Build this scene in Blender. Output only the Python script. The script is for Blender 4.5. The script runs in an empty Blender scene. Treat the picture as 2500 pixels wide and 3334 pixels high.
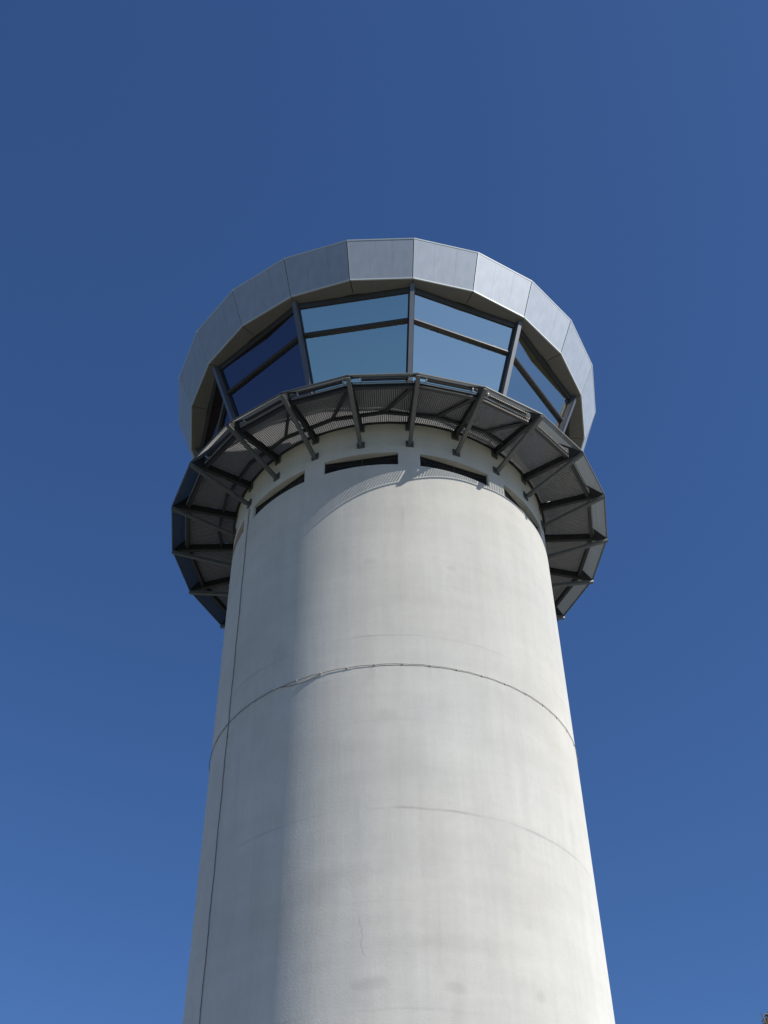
import bpy, bmesh, math, random
from mathutils import Vector, Matrix, Quaternion
random.seed(7)
C = bpy.context.scene
R = math.radians

# ------------------------------------------------------------------ camera
EYE = 1.6
D = 26.32096                        # horizontal distance from the camera to the tower's axis
pitch, roll, yaw, foc = 0.7909569, -0.0149112, -0.0054377, 3975.14
cd = bpy.data.cameras.new("Camera"); cam = bpy.data.objects.new("Camera", cd)
C.collection.objects.link(cam); C.camera = cam
cd.sensor_fit = 'HORIZONTAL'; cd.sensor_width = 36.0; cd.lens = foc / 2500 * 36
cd.clip_start = 0.1; cd.clip_end = 12000
fw = Vector((math.sin(yaw)*math.cos(pitch), math.cos(yaw)*math.cos(pitch), math.sin(pitch)))
rt = Vector((math.cos(yaw), -math.sin(yaw), 0)); up = rt.cross(fw)
r2 = rt*math.cos(roll) + up*math.sin(roll); u2 = -rt*math.sin(roll) + up*math.cos(roll)
cam.matrix_world = Matrix(((r2.x, u2.x, -fw.x, 0), (r2.y, u2.y, -fw.y, 0), (r2.z, u2.z, -fw.z, EYE), (0, 0, 0, 1)))

# ------------------------------------------------------------------ sky, sun, exposure
SUN_AZ, SUN_EL = R(60), R(39)       # azimuth measured round the tower, from the camera side to the right
sun_dir = Vector((math.sin(SUN_AZ)*math.cos(SUN_EL), -math.cos(SUN_AZ)*math.cos(SUN_EL), math.sin(SUN_EL)))
W = bpy.data.worlds.new("World"); C.world = W; W.use_nodes = True
nt = W.node_tree; nt.nodes.clear()
sky = nt.nodes.new('ShaderNodeTexSky'); sky.sky_type = 'NISHITA'; sky.sun_disc = False
sky.sun_elevation = SUN_EL; sky.sun_rotation = math.atan2(sun_dir.x, sun_dir.y)
sky.altitude = 0; sky.air_density = 1.0; sky.dust_density = 0.5; sky.ozone_density = 10.0
bg = nt.nodes.new('ShaderNodeBackground'); bg.inputs['Strength'].default_value = 0.077
wo = nt.nodes.new('ShaderNodeOutputWorld')
hs = nt.nodes.new('ShaderNodeHueSaturation'); hs.inputs['Saturation'].default_value = 1.04; hs.inputs['Hue'].default_value = 0.504
nt.links.new(sky.outputs[0], hs.inputs['Color']); nt.links.new(hs.outputs[0], bg.inputs[0]); nt.links.new(bg.outputs[0], wo.inputs[0])
sl = bpy.data.lights.new("sun", 'SUN'); sl.energy = 5.0; sl.angle = R(0.45); sl.color = (1.0, 0.94, 0.845)
so = bpy.data.objects.new("sun", sl); C.collection.objects.link(so)
so.rotation_euler = sun_dir.to_track_quat('Z', 'Y').to_euler()
C.view_settings.view_transform = 'Standard'; C.view_settings.look = 'None'
C.view_settings.exposure = 0.6; C.view_settings.gamma = 1.0
C.render.engine = 'CYCLES'; C.render.resolution_x = 768; C.render.resolution_y = 1024
C.cycles.max_bounces = 8; C.cycles.transparent_max_bounces = 16

# ------------------------------------------------------------------ materials
def N(t, kind, **kw):
    n = t.nodes.new(kind)
    for k, v in kw.items():
        if k in n.inputs: n.inputs[k].default_value = v
        else: setattr(n, k, v)
    return n
def mat(name, col, rough=.5, metal=0.0, spec=.5, var=0.0, vscale=3.0, bump=0.0, bscale=40.0, randv=0.0, stretch=(1, 1, 1)):
    m = bpy.data.materials.new(name); m.use_nodes = True; t = m.node_tree
    b = t.nodes['Principled BSDF']
    b.inputs['Roughness'].default_value = rough; b.inputs['Metallic'].default_value = metal
    b.inputs['Specular IOR Level'].default_value = spec
    b.inputs['Base Color'].default_value = (*col, 1)
    if var or randv:
        tc = N(t, 'ShaderNodeTexCoord'); mp = N(t, 'ShaderNodeMapping'); mp.inputs['Scale'].default_value = stretch
        t.links.new(tc.outputs['Object'], mp.inputs['Vector'])
        nz = N(t, 'ShaderNodeTexNoise', Scale=vscale, Detail=5.0); t.links.new(mp.outputs[0], nz.inputs['Vector'])
        mr = N(t, 'ShaderNodeMapRange'); mr.inputs['From Min'].default_value = .3; mr.inputs['From Max'].default_value = .7
        mr.inputs['To Min'].default_value = 1-var; mr.inputs['To Max'].default_value = 1+var
        t.links.new(nz.outputs['Fac'], mr.inputs['Value'])
        oi = N(t, 'ShaderNodeObjectInfo'); m2 = N(t, 'ShaderNodeMapRange')
        m2.inputs['To Min'].default_value = 1-randv; m2.inputs['To Max'].default_value = 1+randv
        t.links.new(oi.outputs['Random'], m2.inputs['Value'])
        mu = N(t, 'ShaderNodeMath', operation='MULTIPLY'); t.links.new(mr.outputs[0], mu.inputs[0]); t.links.new(m2.outputs[0], mu.inputs[1])
        vm = N(t, 'ShaderNodeVectorMath', operation='SCALE'); vm.inputs[0].default_value = col
        t.links.new(mu.outputs[0], vm.inputs['Scale']); t.links.new(vm.outputs[0], b.inputs['Base Color'])
    if bump:
        tc = N(t, 'ShaderNodeTexCoord'); nz = N(t, 'ShaderNodeTexNoise', Scale=bscale, Detail=4.0)
        t.links.new(tc.outputs['Object'], nz.inputs['Vector'])
        bp = N(t, 'ShaderNodeBump', Strength=bump, Distance=0.02)
        t.links.new(nz.outputs['Fac'], bp.inputs['Height']); t.links.new(bp.outputs[0], b.inputs['Normal'])
    return m

RS = 4.58448                        # shaft radius
N22 = 22; DA = 2*math.pi/N22; PH = -0.15532   # one of the corners of the 22 sided walkway and fascia

def concrete():
    m = bpy.data.materials.new("fair_faced_concrete"); m.use_nodes = True; t = m.node_tree; L = t.links.new
    b = t.nodes['Principled BSDF']; b.inputs['Roughness'].default_value = .82; b.inputs['Diffuse Roughness'].default_value = 0.8; b.inputs['Specular IOR Level'].default_value = .3
    uv = N(t, 'ShaderNodeUVMap')
    def noise(sx, sy, scale, detail=6.0, off=0.0, rough=.55):
        mp = N(t, 'ShaderNodeMapping'); mp.inputs['Scale'].default_value = (sx, sy, 1); mp.inputs['Location'].default_value = (off, off*.7, 0)
        L(uv.outputs[0], mp.inputs['Vector'])
        n = N(t, 'ShaderNodeTexNoise', Scale=scale, Detail=detail, Roughness=rough); L(mp.outputs[0], n.inputs['Vector']); return n.outputs['Fac']
    def rng(src, a, b_, c, d):
        r = N(t, 'ShaderNodeMapRange'); L(src, r.inputs['Value'])
        for k, v in zip(('From Min', 'From Max', 'To Min', 'To Max'), (a, b_, c, d)): r.inputs[k].default_value = v
        return r.outputs[0]
    def mth(op, a, b_=None, c_=None):
        n = N(t, 'ShaderNodeMath', operation=op)
        for i, x in enumerate((a, b_, c_)):
            if x is None: continue
            if isinstance(x, (int, float)): n.inputs[i].default_value = x
            else: L(x, n.inputs[i])
        return n.outputs[0]
    sp = N(t, 'ShaderNodeSeparateXYZ'); L(uv.outputs[0], sp.inputs[0]); U, V = sp.outputs[0], sp.outputs[1]
    f = rng(noise(1, 1, .35), .3, .7, .94, 1.05)                       # broad mottling
    f = mth('MULTIPLY', f, rng(noise(1, .07, 3.2, off=5), .3, .7, .965, 1.03))     # runs down the wall
    f = mth('MULTIPLY', f, rng(noise(1, .05, 14, off=9), .3, .7, .985, 1.015))
    f = mth('MULTIPLY', f, rng(noise(.3, 1.2, 1.6, off=17), .35, .7, .965, 1.03))    # pour bands
    f = mth('MULTIPLY', f, rng(noise(1, 1, 28, off=3), .3, .7, .975, 1.02))         # grain
    f = mth('MULTIPLY', f, rng(noise(1, .025, 1.1, off=41, rough=.7), .42, .72, 1.01, .96))       # broad vertical wash marks
    f = mth('MULTIPLY', f, rng(noise(1, 1, 5.5, off=23, rough=.7), .35, .7, .97, 1.02))    # cloudy patches
    # pinholes
    vo = N(t, 'ShaderNodeTexVoronoi', Scale=9.0); L(uv.outputs[0], vo.inputs['Vector'])
    f = mth('MULTIPLY', f, rng(vo.outputs['Distance'], .02, .06, .86, 1.0))
    # broken construction joints
    for zj, dk, w in ((13.42, .24, .045), (17.96, .2, .035), (21.3, .10, .025), (9.3, .08, .04), (15.6, .05, .03), (11.4, .06, .03), (19.6, .05, .03), (5.3, .06, .03)):
        wob = mth('MULTIPLY', mth('SUBTRACT', noise(1, .1, .9, off=zj), .5), .12)
        d = mth('ABSOLUTE', mth('SUBTRACT', mth('ADD', V, wob), zj+EYE))
        line = rng(d, 0, w, 1, 0)
        gate = rng(noise(1, .02, .55, off=zj*3), .44, .6, 0, 1)
        f = mth('MULTIPLY', f, mth('SUBTRACT', 1.0, mth('MULTIPLY', mth('MULTIPLY', line, gate), dk)))
    # damp blotches round old formwork anchors  (azimuth deg, z, size u, size v, strength)
    for az, z, su, sv, k in ((-6, 9.78, .42, .15, .13), (13.5, 9.72, .26, .14, .12), (36, 9.85, .14, .14, .09), (-6.5, 9.0, .2, .7, .05), (13.2, 9.0, .14, .6, .04), (-5.9, 20.32, .2, .13, .08), (19.2, 20.23, .14, .1, .08),
                             (-6, 16.9, .12, .3, .05), (-42, 16.2, .25, .6, .06), (-35, 18.1, .3, .5, .07), (4, 12.2, .9, .4, .04), (-14, 12.0, .9, .35, .05), (16, 10.6, 1.8, .22, .05),
                             (-2, 15.7, .35, .22, .07), (8, 8.2, .35, .8, .05), (4.3, 21.9, .05, .7, .08), (-20, 11.7, .5, .3, .04), (33, 12.9, .25, .15, .05), (58, 14, .2, .5, .04)):
        du = mth('DIVIDE', mth('SUBTRACT', U, R(az)*RS), su); dv = mth('DIVIDE', mth('SUBTRACT', V, z+EYE), sv)
        q = mth('ADD', mth('MULTIPLY', du, du), mth('MULTIPLY', dv, dv))
        q = mth('ADD', q, mth('MULTIPLY', mth('SUBTRACT', noise(1, 1, 4, off=az), .5), 1.6))
        f = mth('MULTIPLY', f, rng(q, .1, 1.1, 1-k, 1.0))
    # one hairline crack low on the wall
    cx = mth('ADD', U, mth('MULTIPLY', mth('SUBTRACT', noise(0, 1, 3, off=2), .5), .35))
    cx = mth('ABSOLUTE', mth('SUBTRACT', mth('ADD', cx, mth('MULTIPLY', mth('SUBTRACT', V, 10.7+EYE), .16)), R(-8.2)*RS))
    ln = mth('MULTIPLY', rng(cx, 0, .014, 1, 0), mth('MULTIPLY', rng(V, 10.25+EYE, 10.4+EYE, 0, 1), rng(V, 11.0+EYE, 11.2+EYE, 1, 0)))
    f = mth('MULTIPLY', f, mth('SUBTRACT', 1.0, mth('MULTIPLY', ln, .28)))
    ramp = N(t, 'ShaderNodeMixRGB'); ramp.inputs[1].default_value = (.62, .615, .582, 1); ramp.inputs[2].default_value = (.60, .61, .596, 1)
    L(rng(noise(.6, .3, .5, off=31), .35, .65, 0, 1), ramp.inputs[0])
    vm = N(t, 'ShaderNodeVectorMath', operation='SCALE'); L(ramp.outputs[0], vm.inputs[0]); L(f, vm.inputs['Scale'])
    L(vm.outputs[0], b.inputs['Base Color'])
    bp = N(t, 'ShaderNodeBump', Strength=.25, Distance=.01); L(mth('ADD', noise(1, 1, 22, off=8), mth('MULTIPLY', noise(1, .15, 6, off=12), .8)), bp.inputs['Height'])
    L(bp.outputs[0], b.inputs['Normal'])
    return m

def glass(name="coated_glass", gcol=(1, 1, .85), tcol=(.10, .11, .11), f0=.46):
    m = bpy.data.materials.new(name); m.use_nodes = True; t = m.node_tree; L = t.links.new; t.nodes.clear()
    o = N(t, 'ShaderNodeOutputMaterial'); mx = N(t, 'ShaderNodeMixShader')
    g = N(t, 'ShaderNodeBsdfGlossy', Roughness=.015); g.inputs['Color'].default_value = (*gcol, 1)
    tr = N(t, 'ShaderNodeBsdfTransparent'); tr.inputs['Color'].default_value = (*tcol, 1)
    lw = N(t, 'ShaderNodeLayerWeight', Blend=.25)
    r = N(t, 'ShaderNodeMapRange'); r.inputs['To Min'].default_value = f0; r.inputs['To Max'].default_value = .9
    L(lw.outputs['Fresnel'], r.inputs['Value']); L(r.outputs[0], mx.inputs[0]); L(tr.outputs[0], mx.inputs[1]); L(g.outputs[0], mx.inputs[2])
    tc = N(t, 'ShaderNodeTexCoord'); nz = N(t, 'ShaderNodeTexNoise', Scale=.6, Detail=2.0); L(tc.outputs['Object'], nz.inputs['Vector'])
    bp = N(t, 'ShaderNodeBump', Strength=.06, Distance=.02); L(nz.outputs['Fac'], bp.inputs['Height']); L(bp.outputs[0], g.inputs['Normal'])
    L(mx.outputs[0], o.inputs[0]); return m

M = dict(
    concrete=concrete(),
    steel=mat("painted_grey_steel", (.105, .114, .118), .5, 0, .4, var=.12, vscale=5, randv=.08),
    panel=mat("painted_parapet_sheet", (.085, .09, .098), .5, .15, .4, var=.1, vscale=3, randv=.06),
    dark=mat("dark_steel", (.030, .033, .036), .55, 0, .4, var=.15, vscale=4),
    galv=mat("galvanised_steel", (.34, .35, .35), .6, .1, .4, var=.12, vscale=12, randv=.05),
    grate=mat("galvanised_grating", (.26, .265, .275), .7, 0, .3, var=.1, vscale=8),
    fascia=mat("metal_cladding", (.32, .37, .455), .55, .05, .25, var=.07, vscale=1.6, randv=.045, stretch=(3, 3, .5), bump=.06, bscale=1.3),
    soffit=mat("soffit_board", (.185, .18, .178), .6, 0, .4, var=.06, vscale=2, randv=.05),
    mullion=mat("aluminium_mullion", (.11, .122, .145), .45, .2, .5, var=.06, vscale=4),
    frame=mat("black_window_frame", (.035, .036, .04), .4, 0, .5, var=.1),
    trim=mat("bright_edge_trim", (.50, .56, .58), .5, .1, .5),
    glass=glass(), dimglass=glass("dim_reflection_glass", (.52, .44, .56), (.03, .03, .05), .22),  # second glass: same glazing, weaker reflection painted in as navy tint
    inner=mat("dim_cab_interior", (.05, .055, .07), .8, var=.2, vscale=1),
    slotglass=mat("slot_window_glass", (.012, .013, .016), .12, 0, .5, var=.3, vscale=3),
    cable=mat("aged_cable", (.22, .20, .175), .5, .3, .5, var=.25, vscale=15),
    roof=mat("roof_membrane", (.3, .3, .3), .9, var=.15),
)

def let_light_through(m, col, fac):
    t = m.node_tree; b = t.nodes['Principled BSDF']; o = t.nodes['Material Output']
    tl = N(t, 'ShaderNodeBsdfTranslucent'); tl.inputs['Color'].default_value = (*col, 1); mx = N(t, 'ShaderNodeMixShader'); mx.inputs[0].default_value = fac
    t.links.new(b.outputs[0], mx.inputs[1]); t.links.new(tl.outputs[0], mx.inputs[2]); t.links.new(mx.outputs[0], o.inputs[0])
let_light_through(M['panel'], (.42, .45, .47), .44)

# ------------------------------------------------------------------ the tower's frame of reference
tower = bpy.data.objects.new("control_tower", None); C.collection.objects.link(tower)
tower.location = (0, D, 0); tower.empty_display_size = 2
tower['label'] = "tall round pale concrete airport control tower with slanted glass cab and bracketed steel walkway"
tower['category'] = "control tower"

def P(r, a, z): return Vector((r*math.sin(a), -r*math.cos(a), z+EYE))     # z above the eye, like all heights here
def mesh_obj(name, bm, m, parent=tower, smooth=False):
    me = bpy.data.meshes.new(name); bmesh.ops.recalc_face_normals(bm, faces=bm.faces) if not smooth else None
    bm.to_mesh(me); bm.free()
    mats = m if isinstance(m, (list, tuple)) else [m]
    for q in mats: me.materials.append(q)
    if smooth:
        for p in me.polygons: p.use_smooth = True
    o = bpy.data.objects.new(name, me); C.collection.objects.link(o); o.parent = parent
    return o
def loft(bm, A, B, mi=0):
    va = [bm.verts.new(p) for p in A]; vb = [bm.verts.new(p) for p in B]; n = len(A)
    fs = [bm.faces.new(va[::-1]), bm.faces.new(vb)]
    for k in range(n): fs.append(bm.faces.new((va[k], va[(k+1) % n], vb[(k+1) % n], vb[k])))
    for f in fs: f.material_index = mi
def bay(bm, sec, t0=0, t1=1, i=0, span=1, mi=0):
    """section [(r, z)...] pulled straight from corner i to corner i+span (t along that side)"""
    a0, a1 = PH+i*DA, PH+(i+span)*DA
    def q(t): return [P(r, a0, z).lerp(P(r, a1, z), t) for r, z in sec]
    loft(bm, q(t0), q(t1), mi)
def radial(bm, a, sec, w, off=0, mi=0):
    """section [(r, z)...] in the radial plane at azimuth a, w half width"""
    t = Vector((math.cos(a), math.sin(a), 0))
    loft(bm, [P(r, a, z)+t*(off-w) for r, z in sec], [P(r, a, z)+t*(off+w) for r, z in sec], mi)
def rect(r0, z0, r1, z1): return [(r0, z0), (r1, z0), (r1, z1), (r0, z1)]
def tube(bm, pts, rad, n=8, mi=0, closed=False):
    rings = []; m = len(pts)
    for k, p in enumerate(pts):
        a = pts[k-1] if (k or closed) else p; b = pts[(k+1) % m] if (k < m-1 or closed) else p
        d = (b-a).normalized(); x = d.orthogonal().normalized() if not rings else None
        if rings: x = (lastx - d*lastx.dot(d)).normalized()
        y = d.cross(x); lastx = x
        rings.append([bm.verts.new(p+x*rad*math.cos(2*math.pi*j/n)+y*rad*math.sin(2*math.pi*j/n)) for j in range(n)])
    for k in range(m if closed else m-1):
        A, B = rings[k], rings[(k+1) % m]
        for j in range(n): bm.faces.new((A[j], A[(j+1) % n], B[(j+1) % n], B[j])).material_index = mi
    if not closed:
        bm.faces.new(rings[0][::-1]).material_index = mi; bm.faces.new(rings[-1]).material_index = mi
def turn(root, ang, kids=True):
    c = root.copy(); C.collection.objects.link(c); c.parent = root.parent
    c.rotation_euler = (0, 0, ang)
    for ch in list(root.children):
        k = ch.copy(); C.collection.objects.link(k); k.parent = c
    return c
def round_the_tower(o, n=22, step=DA, skip=()):
    o.rotation_euler = (0, 0, 0); out = [o]
    for k in range(1, n): out.append(turn(o, k*step))
    return out

# ------------------------------------------------------------------ shaft with its ring of slot openings
ZS0, ZS1 = 23.765, 24.235
slots = []
per = 2*math.pi/11; hw = R(12.72); c0 = R(-9.2)
angs = []
for k in range(11):
    c = c0+k*per
    for j in range(26): angs.append((c-hw+2*hw*j/26, True))
    g0 = c+hw; g1 = c+per-hw
    for j in range(8): angs.append((g0+(g1-g0)*j/8, False))
bm = bmesh.new(); uvl = bm.loops.layers.uv.new("UVMap")
rows = [-EYE] + [3.0*i for i in range(0, 8)] + [22.5, ZS0, ZS1, 24.6, 25.0, 25.5, 25.95]
na = len(angs)
grid = [[bm.verts.new(P(RS, a, z)) for a, s in angs] for z in rows]
def setuv(f, us):
    for lp, u in zip(f.loops, us): lp[uvl].uv = u
def wrapu(a):
    return a*RS
iS = rows.index(ZS0)
for ri in range(len(rows)-1):
    for j in range(na):
        j2 = (j+1) % na; a0 = angs[j][0]; a1 = angs[j2][0] if j2 else angs[0][0]+2*math.pi
        if ri == iS and angs[j][1]: continue
        f = bm.faces.new((grid[ri][j], grid[ri][j2], grid[ri+1][j2], grid[ri+1][j])); f.smooth = True
        def w(a): return (a if a < math.pi else a-2*math.pi)
        ua, ub = w(a0), w(a1)
        if ub < ua: ub += 2*math.pi
        setuv(f, [(ua*RS, rows[ri]+EYE), (ub*RS, rows[ri]+EYE), (ub*RS, rows[ri+1]+EYE), (ua*RS, rows[ri+1]+EYE)])
# reveals of the openings: they run back to a flat window set across the curve
def chord(a, cc, r=RS-.07): return r*math.cos(hw)/math.cos(a-cc)
for k in range(11):
    s = k*34; cc = c0+k*per; idx = [(s+j) % na for j in range(27)]; aa = [cc-hw+2*hw*j/26 for j in range(27)]
    inn = [[bm.verts.new(P(chord(a, cc), a, z)) for a in aa] for z in (ZS0, ZS1)]
    for j in range(26):
        for (A, B, z, fl) in ((grid[iS], inn[0], ZS0, 0), (grid[iS+1], inn[1], ZS1, 1)):
            v = (A[idx[j]], A[idx[j+1]], B[j+1], B[j]); v = v if fl else v[::-1]
            f = bm.faces.new(v); us = [(aa[j]*RS, z+1), (aa[j+1]*RS, z+1), (aa[j+1]*RS, z+1.12), (aa[j]*RS, z+1.12)]
            setuv(f, us if fl else us[::-1])
    for j, fl in ((0, 0), (26, 1)):
        v = (grid[iS][idx[j]], grid[iS+1][idx[j]], inn[1][j], inn[0][j]); v = v[::-1] if fl else v
        f = bm.faces.new(v); us = [(aa[j]*RS, ZS0), (aa[j]*RS, ZS1), (aa[j]*RS+.05, ZS1), (aa[j]*RS+.05, ZS0)]
        setuv(f, us[::-1] if fl else us)
bm.normal_update()
for e in bm.edges:
    if len(e.link_faces) == 2 and e.calc_face_angle(0) > R(25): e.smooth = False
me = bpy.data.meshes.new("shaft"); bm.to_mesh(me); bm.free(); me.materials.append(M['concrete'])
shaft = bpy.data.objects.new("shaft", me); C.collection.objects.link(shaft); shaft.parent = tower

# flat window behind each opening
def slotbar(bm, x0, x1, z0, z1, d0, d1):
    e = Vector((math.sin(c0), -math.cos(c0), 0)); t = Vector((math.cos(c0), math.sin(c0), 0)); ap = (RS-.07)*math.cos(hw)
    def q(x, d, z): return e*(ap-d)+t*x+Vector((0, 0, z+EYE))
    loft(bm, [q(x0, d0, z0), q(x1, d0, z0), q(x1, d1, z0), q(x0, d1, z0)], [q(x0, d0, z1), q(x1, d0, z1), q(x1, d1, z1), q(x0, d1, z1)])
xw = (RS-.07)*math.sin(hw)
bm = bmesh.new()
slotbar(bm, -xw-.02, xw+.02, ZS0-.03, ZS0+.03, -.002, .05); slotbar(bm, -xw-.02, xw+.02, ZS1-.03, ZS1+.03, -.002, .05)
for x in (-xw, xw*.02, xw): slotbar(bm, x-.02, x+.02, ZS0+.025, ZS1-.025, 0, .045)
sf = mesh_obj("slot_window", bm, M['frame'])
bm = bmesh.new(); slotbar(bm, -xw, xw, ZS0+.02, ZS1-.02, .015, .025)
mesh_obj("pane", bm, M['slotglass'], sf)
round_the_tower(sf, 11, per)

# ------------------------------------------------------------------ lightning conductor: ring and down lead, with clips
ZR = 17.105
bm = bmesh.new()
pts = []
for j in range(360):
    a = 2*math.pi*j/360; pts.append(P(RS+.018+.002*math.sin(j*1.7), a, ZR+.005*math.sin(j*.9)+.003*math.sin(j*2.3)))
tube(bm, pts, .0075, 6, closed=True)
ring = mesh_obj("conductor_ring", bm, M['cable'], smooth=True)
bm = bmesh.new()
sag = [P(RS+.018, R(-20.3)-R(13.5)*s, ZR-.012-.10*math.sin(math.pi*min(1, s*1.05))**.8*(1 if s < .97 else .3)) for s in [k/16 for k in range(17)]]
tube(bm, sag, .007, 6); mesh_obj("loose_wire", bm, M['cable'], ring, smooth=True)
def clip(name, a, z, parent, vert=False):
    bm = bmesh.new(); t = .02
    radial(bm, a, rect(RS+.001, z-.02, RS+.028, z+.02), .014)
    bmesh.ops.bevel(bm, geom=bm.edges[:], offset=.006, segments=1, affect='EDGES')
    return mesh_obj(name, bm, M['galv'], parent)
base = clip("clip", R(-4.74), ZR, ring)
for k in range(1, 46):
    c = base.copy(); C.collection.objects.link(c); c.rotation_euler = (0, 0, -k*R(7.826))
VA = -57.8
bm = bmesh.new(); pts = []
for j in range(0, 130):
    z = -EYE + (24.35+EYE)*j/129; pts.append(P(RS+.018, R(VA)+.0022*math.sin(j*.7)+.0015*math.sin(j*1.9), z))
tube(bm, pts, .010, 6); lead = mesh_obj("down_conductor", bm, M['cable'], smooth=True)
for k in range(26): clip("clip", R(VA), 23.6-k*.98, lead)

# ------------------------------------------------------------------ walkway steelwork
RG, ZG = 6.5, 25.243                # outer rim of the walkway
A0 = PH
bm = bmesh.new()                    # horizontal cantilever, web and flanges, tapering to the rim
radial(bm, A0, [(4.62, 25.20), (6.46, 25.21), (6.46, 25.25), (6.15, 25.40), (4.62, 25.40)], .022)
radial(bm, A0, [(4.62, 25.185), (6.44, 25.195), (6.44, 25.2), (4.62, 25.2)], .048)
radial(bm, A0, [(4.62, 25.40), (6.12, 25.40), (6.12, 25.412), (4.62, 25.412)], .048)
beam = mesh_obj("cantilever_beam", bm, M['dark'])
bm = bmesh.new(); radial(bm, A0, rect(RS+.001, 25.12, RS+.036, 25.44), .10)
for dz in (25.16, 25.40):
    for o in (-.075, .075): radial(bm, A0, rect(RS+.036, dz-.016, RS+.056, dz+.016), .016, o)
mesh_obj("base_plate", bm, M['steel'], beam)
round_the_tower(beam)
bm = bmesh.new()                    # diagonal strut: square hollow section from the shaft to the rim
s0, s1 = Vector((4.66, 24.545)), Vector((6.485, 25.165)); dr = (s1-s0).normalized(); nn = Vector((-dr.y, dr.x))*.05
radial(bm, A0, [tuple(s0-nn), tuple(s1-nn), tuple(s1+nn), tuple(s0+nn)], .055)
bmesh.ops.bevel(bm, geom=bm.edges[:], offset=.01, segments=2, affect='EDGES')
strut = mesh_obj("strut", bm, M['steel'])
bm = bmesh.new(); radial(bm, A0, rect(RS+.001, 24.47, RS+.03, 24.69), .105); radial(bm, A0, [(RS+.03, 24.50), (RS+.11, 24.52), (RS+.11, 24.6), (RS+.03, 24.64)], .03)
for dz in (24.50, 24.66):
    for o in (-.08, .08): radial(bm, A0, rect(RS+.03, dz-.014, RS+.05, dz+.014), .014, o)
mesh_obj("base_plate", bm, M['steel'], strut)
round_the_tower(strut)
bm = bmesh.new()                    # post standing on each beam end, leaning in with the parapet
def lean(z, off=0): return RG-.02-.84*(z-ZG)+off
radial(bm, A0, [(lean(25.22), 25.22), (lean(25.22)-.10, 25.26), (lean(26.25)-.07, 26.25), (lean(26.25), 26.25)], .012)
radial(bm, A0, [(6.08, 25.40), (6.40, 25.26), (6.34, 25.41), (6.10, 25.70)], .008)
post = mesh_obj("parapet_post", bm, M['dark']); round_the_tower(post)

bm = bmesh.new()                    # rim tube of each side
bay(bm, [(RG-.03, ZG-.022), (RG+.002, ZG-.022), (RG+.008, ZG+.0), (RG-.0, ZG+.02), (RG-.03, ZG+.02)], 0, 1)
rim = mesh_obj("rim_rail", bm, M['steel']); round_the_tower(rim)
bm = bmesh.new()                    # lower strip of the leaning parapet: open slats round the sunny front, plain sheet elsewhere
nsl = 30
for k in range(nsl):
    t0 = .014+.972*k/nsl
    bay(bm, [(lean(25.275), 25.275), (lean(25.275)+.005, 25.280), (lean(25.52)+.005, 25.525), (lean(25.52), 25.52)], t0, t0+.972/nsl*.56)
for za in (25.515,): bay(bm, [(lean(za)-.003, za), (lean(za)+.008, za+.006), (lean(za+.012)+.008, za+.018), (lean(za+.012)-.003, za+.012)], .012, .988)
low = mesh_obj("slatted_strip", bm, M['steel'])
bm = bmesh.new()
bay(bm, [(lean(25.228), 25.228), (lean(25.228)+.005, 25.233), (lean(25.528)+.005, 25.533), (lean(25.528), 25.528)], .002, .998)
lowp = mesh_obj("lower_panel", bm, M['panel'])
for k in range(-3, 4):
    if k: turn(low, k*DA)
lowp.rotation_euler = (0, 0, 4*DA)
for k in range(5, 19): turn(lowp, k*DA)
bm = bmesh.new()
bay(bm, [(lean(25.53), 25.53), (lean(25.53)+.006, 25.534), (lean(26.2)+.006, 26.204), (lean(26.2), 26.2)], .002, .998)
par = mesh_obj("parapet_panel", bm, M['panel']); round_the_tower(par)
bm = bmesh.new()
bay(bm, rect(lean(26.25)-.05, 26.22, lean(26.25)+.03, 26.26), 0, 1)
hr = mesh_obj("handrail", bm, M['steel']); round_the_tower(hr)

bm = bmesh.new(); bay(bm, rect(5.985, 25.235, 6.075, 25.385), .012, .988)
eb = mesh_obj("edge_beam", bm, M['dark']); round_the_tower(eb)
bm = bmesh.new()                    # punched toe strip beyond the edge beam
for k in range(44):
    t0 = .035+.93*k/44; bay(bm, rect(6.10, 25.34, 6.106, 25.40), t0, t0+.93/44*.52)
bay(bm, rect(6.098, 25.335, 6.112, 25.341), .03, .97); bay(bm, rect(6.098, 25.395, 6.112, 25.41), .03, .97)
toe = mesh_obj("toe_strip", bm, M['galv']); round_the_tower(toe)
# dark bar with pale end brackets, in the front bays
bm = bmesh.new(); bay(bm, rect(6.125, 25.425, 6.185, 25.465), .17, .88)
tr0 = mesh_obj("cable_tray", bm, M['frame'])
bm = bmesh.new()
for t in (.155, .885):
    bay(bm, rect(6.09, 25.405, 6.21, 25.42), t-.008, t+.008); bay(bm, rect(6.09, 25.42, 6.10, 25.49), t-.008, t+.008); bay(bm, rect(6.20, 25.42, 6.21, 25.49), t-.008, t+.008)
mesh_obj("bracket", bm, M['trim'], tr0)
for k in (-3, -2, -1, 1, 2): turn(tr0, k*DA)

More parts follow.
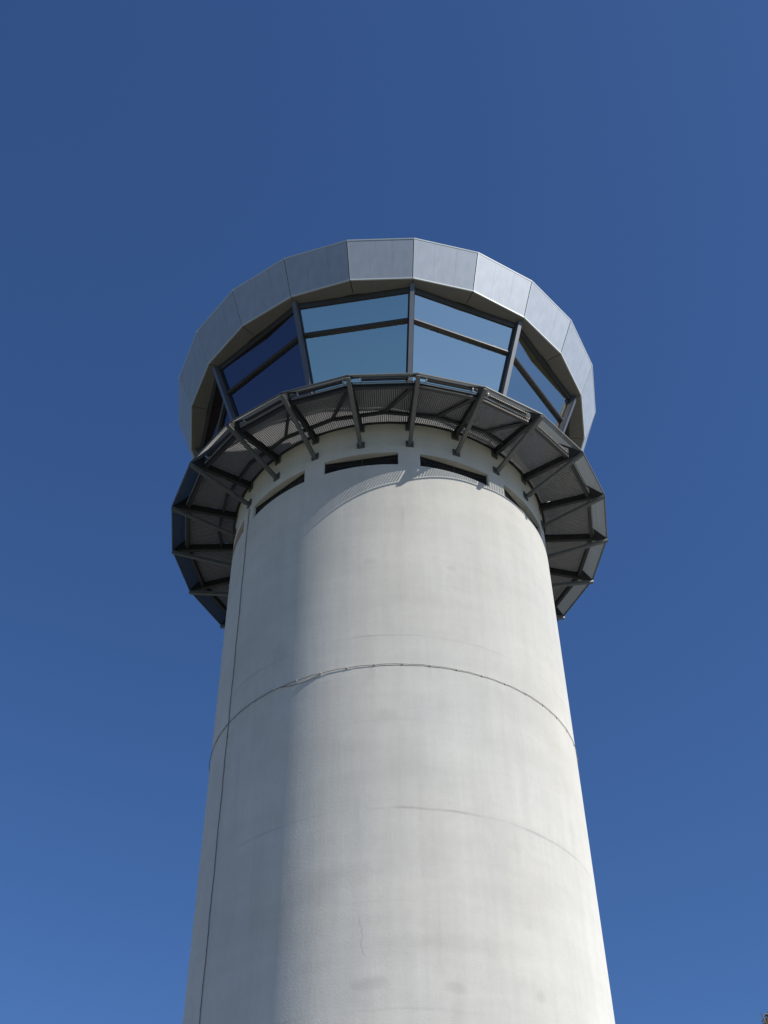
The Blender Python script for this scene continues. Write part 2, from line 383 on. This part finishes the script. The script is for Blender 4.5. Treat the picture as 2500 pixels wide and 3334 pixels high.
# inner ring of joists (corners at mid bay) and the bracing flats
bm = bmesh.new(); a = PH+DA/2
for k in (0,):
    pA, pB = a-DA, a
    def q2(r, z, s): return P(r, a-DA, z).lerp(P(r, a, z), s)
    sec = rect(5.03, 25.27, 5.10, 25.365)
    loft(bm, [q2(r, z, .5) for r, z in sec], [q2(r, z, 1) for r, z in sec])
    sec2 = sec
    loft(bm, [P(r, a, z) for r, z in sec2], [P(r, a, z).lerp(P(r, a+DA, z), .5) for r, z in sec2])
jo = mesh_obj("inner_joist", bm, M['dark'])
for k in (-5, -4, -3, -2, -1, 1, 2): turn(jo, k*DA)
bm = bmesh.new()
s = P(5.07, PH+DA/2, 25.30); e = P(6.06, PH+DA, 25.30); t = (e-s).normalized(); nrm = Vector((-t.y, t.x, 0))*.045; zz = Vector((0, 0, .05))
s -= t*.02; e -= t*.05
loft(bm, [s-nrm, s+nrm, s+nrm+zz, s-nrm+zz], [e-nrm, e+nrm, e+nrm+zz, e-nrm+zz])
br = mesh_obj("brace", bm, M['dark'])
for k in (-2, -1, 1, 2): turn(br, k*DA)

# floor grating: deep bearing bars one way, cross bars the other
bm = bmesh.new(); am = PH+DA/2; ex = Vector((math.sin(am), -math.cos(am), 0)); et = Vector((math.cos(am), math.sin(am), 0)); th = math.tan(DA/2)
def gb(r0, r1, x0, x1, z0, z1):
    c = []
    for z in (z0, z1):
        c.append([ex*r0+et*x0+Vector((0, 0, z+EYE)), ex*r1+et*x0+Vector((0, 0, z+EYE)), ex*r1+et*x1+Vector((0, 0, z+EYE)), ex*r0+et*x1+Vector((0, 0, z+EYE))])
    loft(bm, c[0], c[1])
RI, RO = RS+.035, 6.0*math.cos(DA/2)
x = -.855
while x < .87:
    r0 = max(math.sqrt(max(RI*RI-x*x, 0)), (abs(x)+.018)/th)
    if r0 < RO-.03: gb(r0, RO, x-.011, x+.011, 25.413, 25.450)
    x += .057
r = RI+.01
while r < RO:
    h = r*th-.012; gb(r, r+.003, -h, h, 25.4175, 25.456); r += .0315
gr = mesh_obj("floor_grating", bm, M['grate']); round_the_tower(gr)
bm = bmesh.new(); ae = [2*math.pi*k/176 for k in range(176)]
rg_ = [[bm.verts.new(P(r_, a_, z_)) for a_ in ae] for r_, z_ in ((RS+.002, 25.40), (RS+.075, 25.40), (RS+.075, 25.411), (RS+.014, 25.411), (RS+.014, 25.47), (RS+.002, 25.47))]
for q_ in range(6):
    for k in range(176): bm.faces.new((rg_[q_][k], rg_[q_][(k+1) % 176], rg_[(q_+1) % 6][(k+1) % 176], rg_[(q_+1) % 6][k]))
mesh_obj("edge_angle", bm, M['dark'])

# ------------------------------------------------------------------ cab
ZB, RB, ZT, RT = 29.767, 6.3955, 31.064, 6.9198
def fr(z): return RB+(RT-RB)*(z-ZB)/(ZT-ZB)
def mr(z, off=0): return 6.26+.4*(z-29.76)+off          # outer edge of the mullions
# sill wall under the glass, eleven sides
bm = bmesh.new()
bay(bm, [(4.62, 25.47), (4.70, 25.47), (mr(26.35, -.18), 26.35), (mr(26.35, -.26), 26.35)], 0, 1, 1, 2)
sw = mesh_obj("sill_wall", bm, M['concrete']); round_the_tower(sw, 11, 2*DA)
for me_ in (sw.data,):
    uvl_ = me_.uv_layers.new(name="UVMap")
    for lp in me_.loops:
        v = me_.vertices[lp.vertex_index].co; uvl_.data[lp.index].uv = (v.x, v.z)
# mullions at every second corner
bm = bmesh.new(); am1 = PH+DA
radial(bm, am1, [(mr(26.1, -.24), 26.1), (mr(26.1, -.03), 26.1), (mr(ZB, -.03), ZB-.002), (mr(ZB, -.24), ZB-.002)], .055)
radial(bm, am1, [(mr(26.1, -.03), 26.1), (mr(26.1), 26.1), (mr(ZB), ZB-.004), (mr(ZB, -.03), ZB-.004)], .062, mi=0)
mu = mesh_obj("mullion", bm, M['mullion']); 
bm = bmesh.new()
for s_ in (-1, 1): radial(bm, am1, [(mr(26.1, -.235), 26.1), (mr(26.1, -.16), 26.1), (mr(29.6, -.16), 29.6), (mr(29.6, -.235), 29.6)], .02, .074*s_)
mesh_obj("gasket", bm, M['frame'], mu)
round_the_tower(mu, 11, 2*DA)
# windows: frame > upper pane, lower pane, transom
def gz(z, off): return mr(z, -.2+off)
bm = bmesh.new()
bay(bm, [(gz(29.60, -.06), 29.60), (gz(29.60, .05), 29.60), (gz(29.785, .05), 29.785), (gz(29.785, -.06), 29.785)], .022, .978, 1, 2)
bay(bm, [(gz(26.33, -.06), 26.33), (gz(26.33, .05), 26.33), (gz(26.42, .05), 26.42), (gz(26.42, -.06), 26.42)], .022, .978, 1, 2)
for ta, tb in ((.012, .0215), (.9785, .988)):
    bay(bm, [(gz(26.34, -.058), 26.34), (gz(26.34, .03), 26.34), (gz(29.78, .03), 29.78), (gz(29.78, -.058), 29.78)], ta, tb+.004 if ta < .5 else tb, 1, 2)
wf = mesh_obj("window", bm, M['frame'])
bm = bmesh.new(); bay(bm, [(gz(28.75, -.01), 28.75), (gz(28.75, 0), 28.75), (gz(29.62, 0), 29.62), (gz(29.62, -.01), 29.62)], .02, .98, 1, 2)
mesh_obj("upper_pane", bm, M['glass'], wf)
bm = bmesh.new(); bay(bm, [(gz(26.38, -.01), 26.38), (gz(26.38, 0), 26.38), (gz(28.70, 0), 28.70), (gz(28.70, -.01), 28.70)], .02, .98, 1, 2)
mesh_obj("lower_pane", bm, M['glass'], wf)
bm = bmesh.new()
bay(bm, [(gz(28.655, -.03), 28.655), (gz(28.655, .10), 28.665), (gz(28.655, .135), 28.70), (gz(28.655, .135), 28.745), (gz(28.755, -.03), 28.765)], .03, .97, 1, 2, mi=0)
bay(bm, [(gz(28.655, .128), 28.745), (gz(28.655, .138), 28.745), (gz(28.655, .132), 28.762), (gz(28.655, .10), 28.765)], .03, .97, 1, 2, mi=1)
for k in range(14):
    t = .08+.84*k/13; bay(bm, rect(gz(28.655, .05), 28.652, gz(28.655, .065), 28.66), t, t+.012, 1, 2, mi=1)
mesh_obj("transom", bm, [M['frame'], M['steel']], wf)
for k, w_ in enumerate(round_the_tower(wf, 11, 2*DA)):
    if k in (9, 8):                  # left bays: dim sky reflection put into the glass colour as navy
        w_['label'] = "window with panes coloured navy for a dim sky reflection"
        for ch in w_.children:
            if 'pane' in ch.name: ch.data = ch.data.copy(); ch.data.materials[0] = M['dimglass']
# soffit panels and fascia panels, one per side
bm = bmesh.new(); g_ = .006
bay(bm, rect(5.93, ZB, RB-.012, ZB+.03), g_, 1-g_)
bay(bm, rect(5.915, ZB-.006, 5.93, ZB+.03), 0, 1)
bay(bm, rect(5.60, ZB+.022, 5.915, ZB+.05), 0, 1)
sp_ = mesh_obj("soffit_panel", bm, M['soffit']); round_the_tower(sp_)
bm = bmesh.new()
for t0, t1 in ((.0085, .3292), (.3305, .6692), (.6705, .9885)):
    bay(bm, [(fr(ZB+.03)-.02, ZB+.03), (fr(ZB+.03), ZB+.03), (fr(ZT-.03), ZT-.03), (fr(ZT-.03)-.02, ZT-.03)], t0, t1)
fp = mesh_obj("fascia_panel", bm, M['fascia'])
bm = bmesh.new(); bay(bm, [(RB-.03, ZB-.006), (RB+.006, ZB-.006), (fr(ZB+.028)+.006, ZB+.028), (fr(ZB+.028)-.02, ZB+.028)], .004, .996)
bay(bm, [(fr(ZT-.03)-.02, ZT-.028), (fr(ZT-.03)+.008, ZT-.028), (RT+.01, ZT+.004), (RT-.12, ZT+.004)], .002, .998)
for t0 in (.001,):
    bay(bm, [(fr(ZB+.03)-.02, ZB+.03), (fr(ZB+.03)+.004, ZB+.03), (fr(ZT-.03)+.004, ZT-.03), (fr(ZT-.03)-.02, ZT-.03)], t0, t0+.006)
mesh_obj("edge_trim", bm, M['trim'], fp)
round_the_tower(fp)
# backing behind the open joints, roof deck, floor and core inside the cab
def ngon_ring(bm, ra, za, rb, zb, th_=.02, n=22):
    for k in range(n): bay(bm, [(ra-th_, za), (ra, za), (rb, zb), (rb-th_, zb)], 0, 1, k, 1)
bm = bmesh.new(); ngon_ring(bm, fr(ZB+.01)-.045, ZB+.01, fr(ZT-.02)-.045, ZT-.02)
mesh_obj("cladding_backing", bm, M['frame'])
bm = bmesh.new(); top = [P(RT-.1, PH+k*DA, ZT-.06) for k in range(22)]; bot = [P(RT-.1, PH+k*DA, ZT-.10) for k in range(22)]; loft(bm, bot, top)
mesh_obj("roof", bm, M['roof'])
bm = bmesh.new(); loft(bm, [P(5.95, PH+k*DA, 29.90) for k in range(22)], [P(5.95, PH+k*DA, 29.95) for k in range(22)])
mesh_obj("cab_ceiling", bm, M['inner'])
bm = bmesh.new(); loft(bm, [P(RS-.02, k*DA, 25.80) for k in range(22)], [P(RS-.02, k*DA, 25.93) for k in range(22)])
mesh_obj("cab_floor", bm, M['inner'])
bm = bmesh.new(); loft(bm, [P(1.3, k*DA, 25.95) for k in range(22)], [P(1.3, k*DA, 29.89) for k in range(22)])
mesh_obj("cab_core", bm, M['inner'])
for k, (a, r, h) in enumerate(((-30, 3.9, .95), (20, 4.0, .9), (70, 3.9, .95), (150, 3.9, .95), (-110, 3.9, .95))):
    bm = bmesh.new(); radial(bm, R(a), [(r-.8, 25.95), (r, 25.95), (r+.1, 25.95+h), (r-.3, 25.95+h), (r-.9, 25.95+h*.75)], 1.1)
    mesh_obj("control_desk", bm, M['inner'])

# ------------------------------------------------------------------ ground
m = bpy.data.materials.new("dry_grass_and_soil"); m.use_nodes = True; t = m.node_tree; b = t.nodes['Principled BSDF']; b.inputs['Roughness'].default_value = .95
tc = N(t, 'ShaderNodeTexCoord'); n1 = N(t, 'ShaderNodeTexNoise', Scale=.25, Detail=8.0); n2 = N(t, 'ShaderNodeTexNoise', Scale=9.0, Detail=6.0)
t.links.new(tc.outputs['Object'], n1.inputs['Vector']); t.links.new(tc.outputs['Object'], n2.inputs['Vector'])
mx = N(t, 'ShaderNodeMixRGB'); mx.inputs[1].default_value = (.13, .12, .085, 1); mx.inputs[2].default_value = (.085, .10, .05, 1)
mx2 = N(t, 'ShaderNodeMixRGB', blend_type='MULTIPLY'); mx2.inputs[0].default_value = .6
t.links.new(n1.outputs['Fac'], mx.inputs[0]); t.links.new(mx.outputs[0], mx2.inputs[1]); t.links.new(n2.outputs['Fac'], mx2.inputs[2])
t.links.new(mx2.outputs[0], b.inputs['Base Color'])
bm = bmesh.new(); bmesh.ops.create_circle(bm, cap_ends=True, segments=96, radius=5000)
me = bpy.data.meshes.new("ground"); bm.to_mesh(me); bm.free(); me.materials.append(m)
gnd = bpy.data.objects.new("ground", me); C.collection.objects.link(gnd); gnd['kind'] = 'structure'
bm = bmesh.new()
ins = [bm.verts.new((5.2*math.cos(2*math.pi*k/96), D+5.2*math.sin(2*math.pi*k/96), .02)) for k in range(96)]
out = [bm.verts.new((21*math.cos(2*math.pi*k/96), D+21*math.sin(2*math.pi*k/96), .02)) for k in range(96)]
cen = [bm.verts.new((4.4*math.cos(2*math.pi*k/96), D+4.4*math.sin(2*math.pi*k/96), .02)) for k in range(96)]
for k in range(96):
    bm.faces.new((cen[k], ins[k], ins[(k+1) % 96], cen[(k+1) % 96])); bm.faces.new((ins[k], out[k], out[(k+1) % 96], ins[(k+1) % 96]))
me = bpy.data.meshes.new("pavement"); bm.to_mesh(me); bm.free(); me.materials.append(mat("concrete_paving", (.22, .21, .195), .9, var=.15, vscale=1.2))
pv = bpy.data.objects.new("pavement", me); C.collection.objects.link(pv); pv['kind'] = 'structure'

# ------------------------------------------------------------------ the tree whose tip enters the corner of the picture
def px_ray(x, y):
    d = fw + r2*((x-1250)/foc) - u2*((y-1667)/foc); return d.normalized()
d = px_ray(2507, 3296); dist = 30.0; tip = Vector((0, 0, EYE)) + d*(dist/math.hypot(d.x, d.y))
H = tip.z; tx, ty = tip.x, tip.y
troot = bpy.data.objects.new("tree", None); C.collection.objects.link(troot); troot.location = (tx, ty, 0)
troot['label'] = "brownish green treetop whose tip just enters the bottom right corner"; troot['category'] = "tree"
bark = mat("bark", (.12, .09, .065), .9, var=.3, vscale=6)
leafm = mat("olive_foliage", (.24, .225, .15), .7, var=.35, vscale=2.2)
bm = bmesh.new()
def crown_w(z): return 2.6*max(0, 1-z/H)**.75*min(1, max(.1, (z-1.5)/2))*1.35
def limb(p, q, ra, rb):
    dd = (q-p).normalized(); x = dd.orthogonal().normalized(); y = dd.cross(x); n = 8
    A = [p+x*ra*math.cos(2*math.pi*j/n)+y*ra*math.sin(2*math.pi*j/n) for j in range(n)]; B = [q+x*rb*math.cos(2*math.pi*j/n)+y*rb*math.sin(2*math.pi*j/n) for j in range(n)]
    loft(bm, A, B)
zs = [0, 2, 4, 6, 8, 10, H-1]; pr = Vector((0, 0, 0))
ends = []
for k in range(1, len(zs)):
    q = Vector((.12*math.sin(k*2.1), .12*math.cos(k*1.7), zs[k])); limb(pr, q, .24*(1-zs[k-1]/H)+.03, .24*(1-zs[k]/H)+.03); pr = q
for k in range(34):
    z = 2.6+(H-3.6)*k/33; a = k*2.4; w = crown_w(z)*random.uniform(.7, .95)
    q = Vector((w*math.cos(a), w*math.sin(a), z+.9)); limb(Vector((0, 0, z)), q, .05, .012); ends.append((q, z))
me = bpy.data.meshes.new("trunk"); bm.to_mesh(me); bm.free(); me.materials.append(bark); o = bpy.data.objects.new("trunk", me); C.collection.objects.link(o); o.parent = troot
bm = bmesh.new()
def leaf(p, s):
    q = Quaternion(Vector((random.gauss(0, 1), random.gauss(0, 1), random.gauss(0, 1))).normalized(), random.uniform(0, 6.28))
    v = [bm.verts.new(p+q@Vector(c)*s) for c in ((-.5, 0, 0), (0, -.22, .05), (.5, 0, 0), (0, .22, .05))]; bm.faces.new(v)
for k in range(15000):
    z = random.uniform(2.4, H); w = crown_w(z); rr = w*math.sqrt(random.random())
    a = random.uniform(0, 6.283)
    dens = math.sin(3.1*a+z*1.3)*math.sin(2.2*z+rr*1.7)
    if dens < -.35: continue
    leaf(Vector((rr*math.cos(a), rr*math.sin(a), z)), random.uniform(.09, .17))
for k in range(900):
    z = H-1.1*random.random()**.8; w = crown_w(z)*1.15+.05; rr = w*math.sqrt(random.random()); a = random.uniform(0, 6.283)
    leaf(Vector((rr*math.cos(a), rr*math.sin(a), z)), random.uniform(.10, .16))
for (q, z) in ends:
    if z > H-2: continue
    for _ in range(60): leaf(q+Vector((random.gauss(0, .2), random.gauss(0, .2), random.gauss(0, .2))), random.uniform(.08, .15))
me = bpy.data.meshes.new("crown"); bm.to_mesh(me); bm.free(); me.materials.append(leafm); o = bpy.data.objects.new("crown", me); C.collection.objects.link(o); o.parent = troot
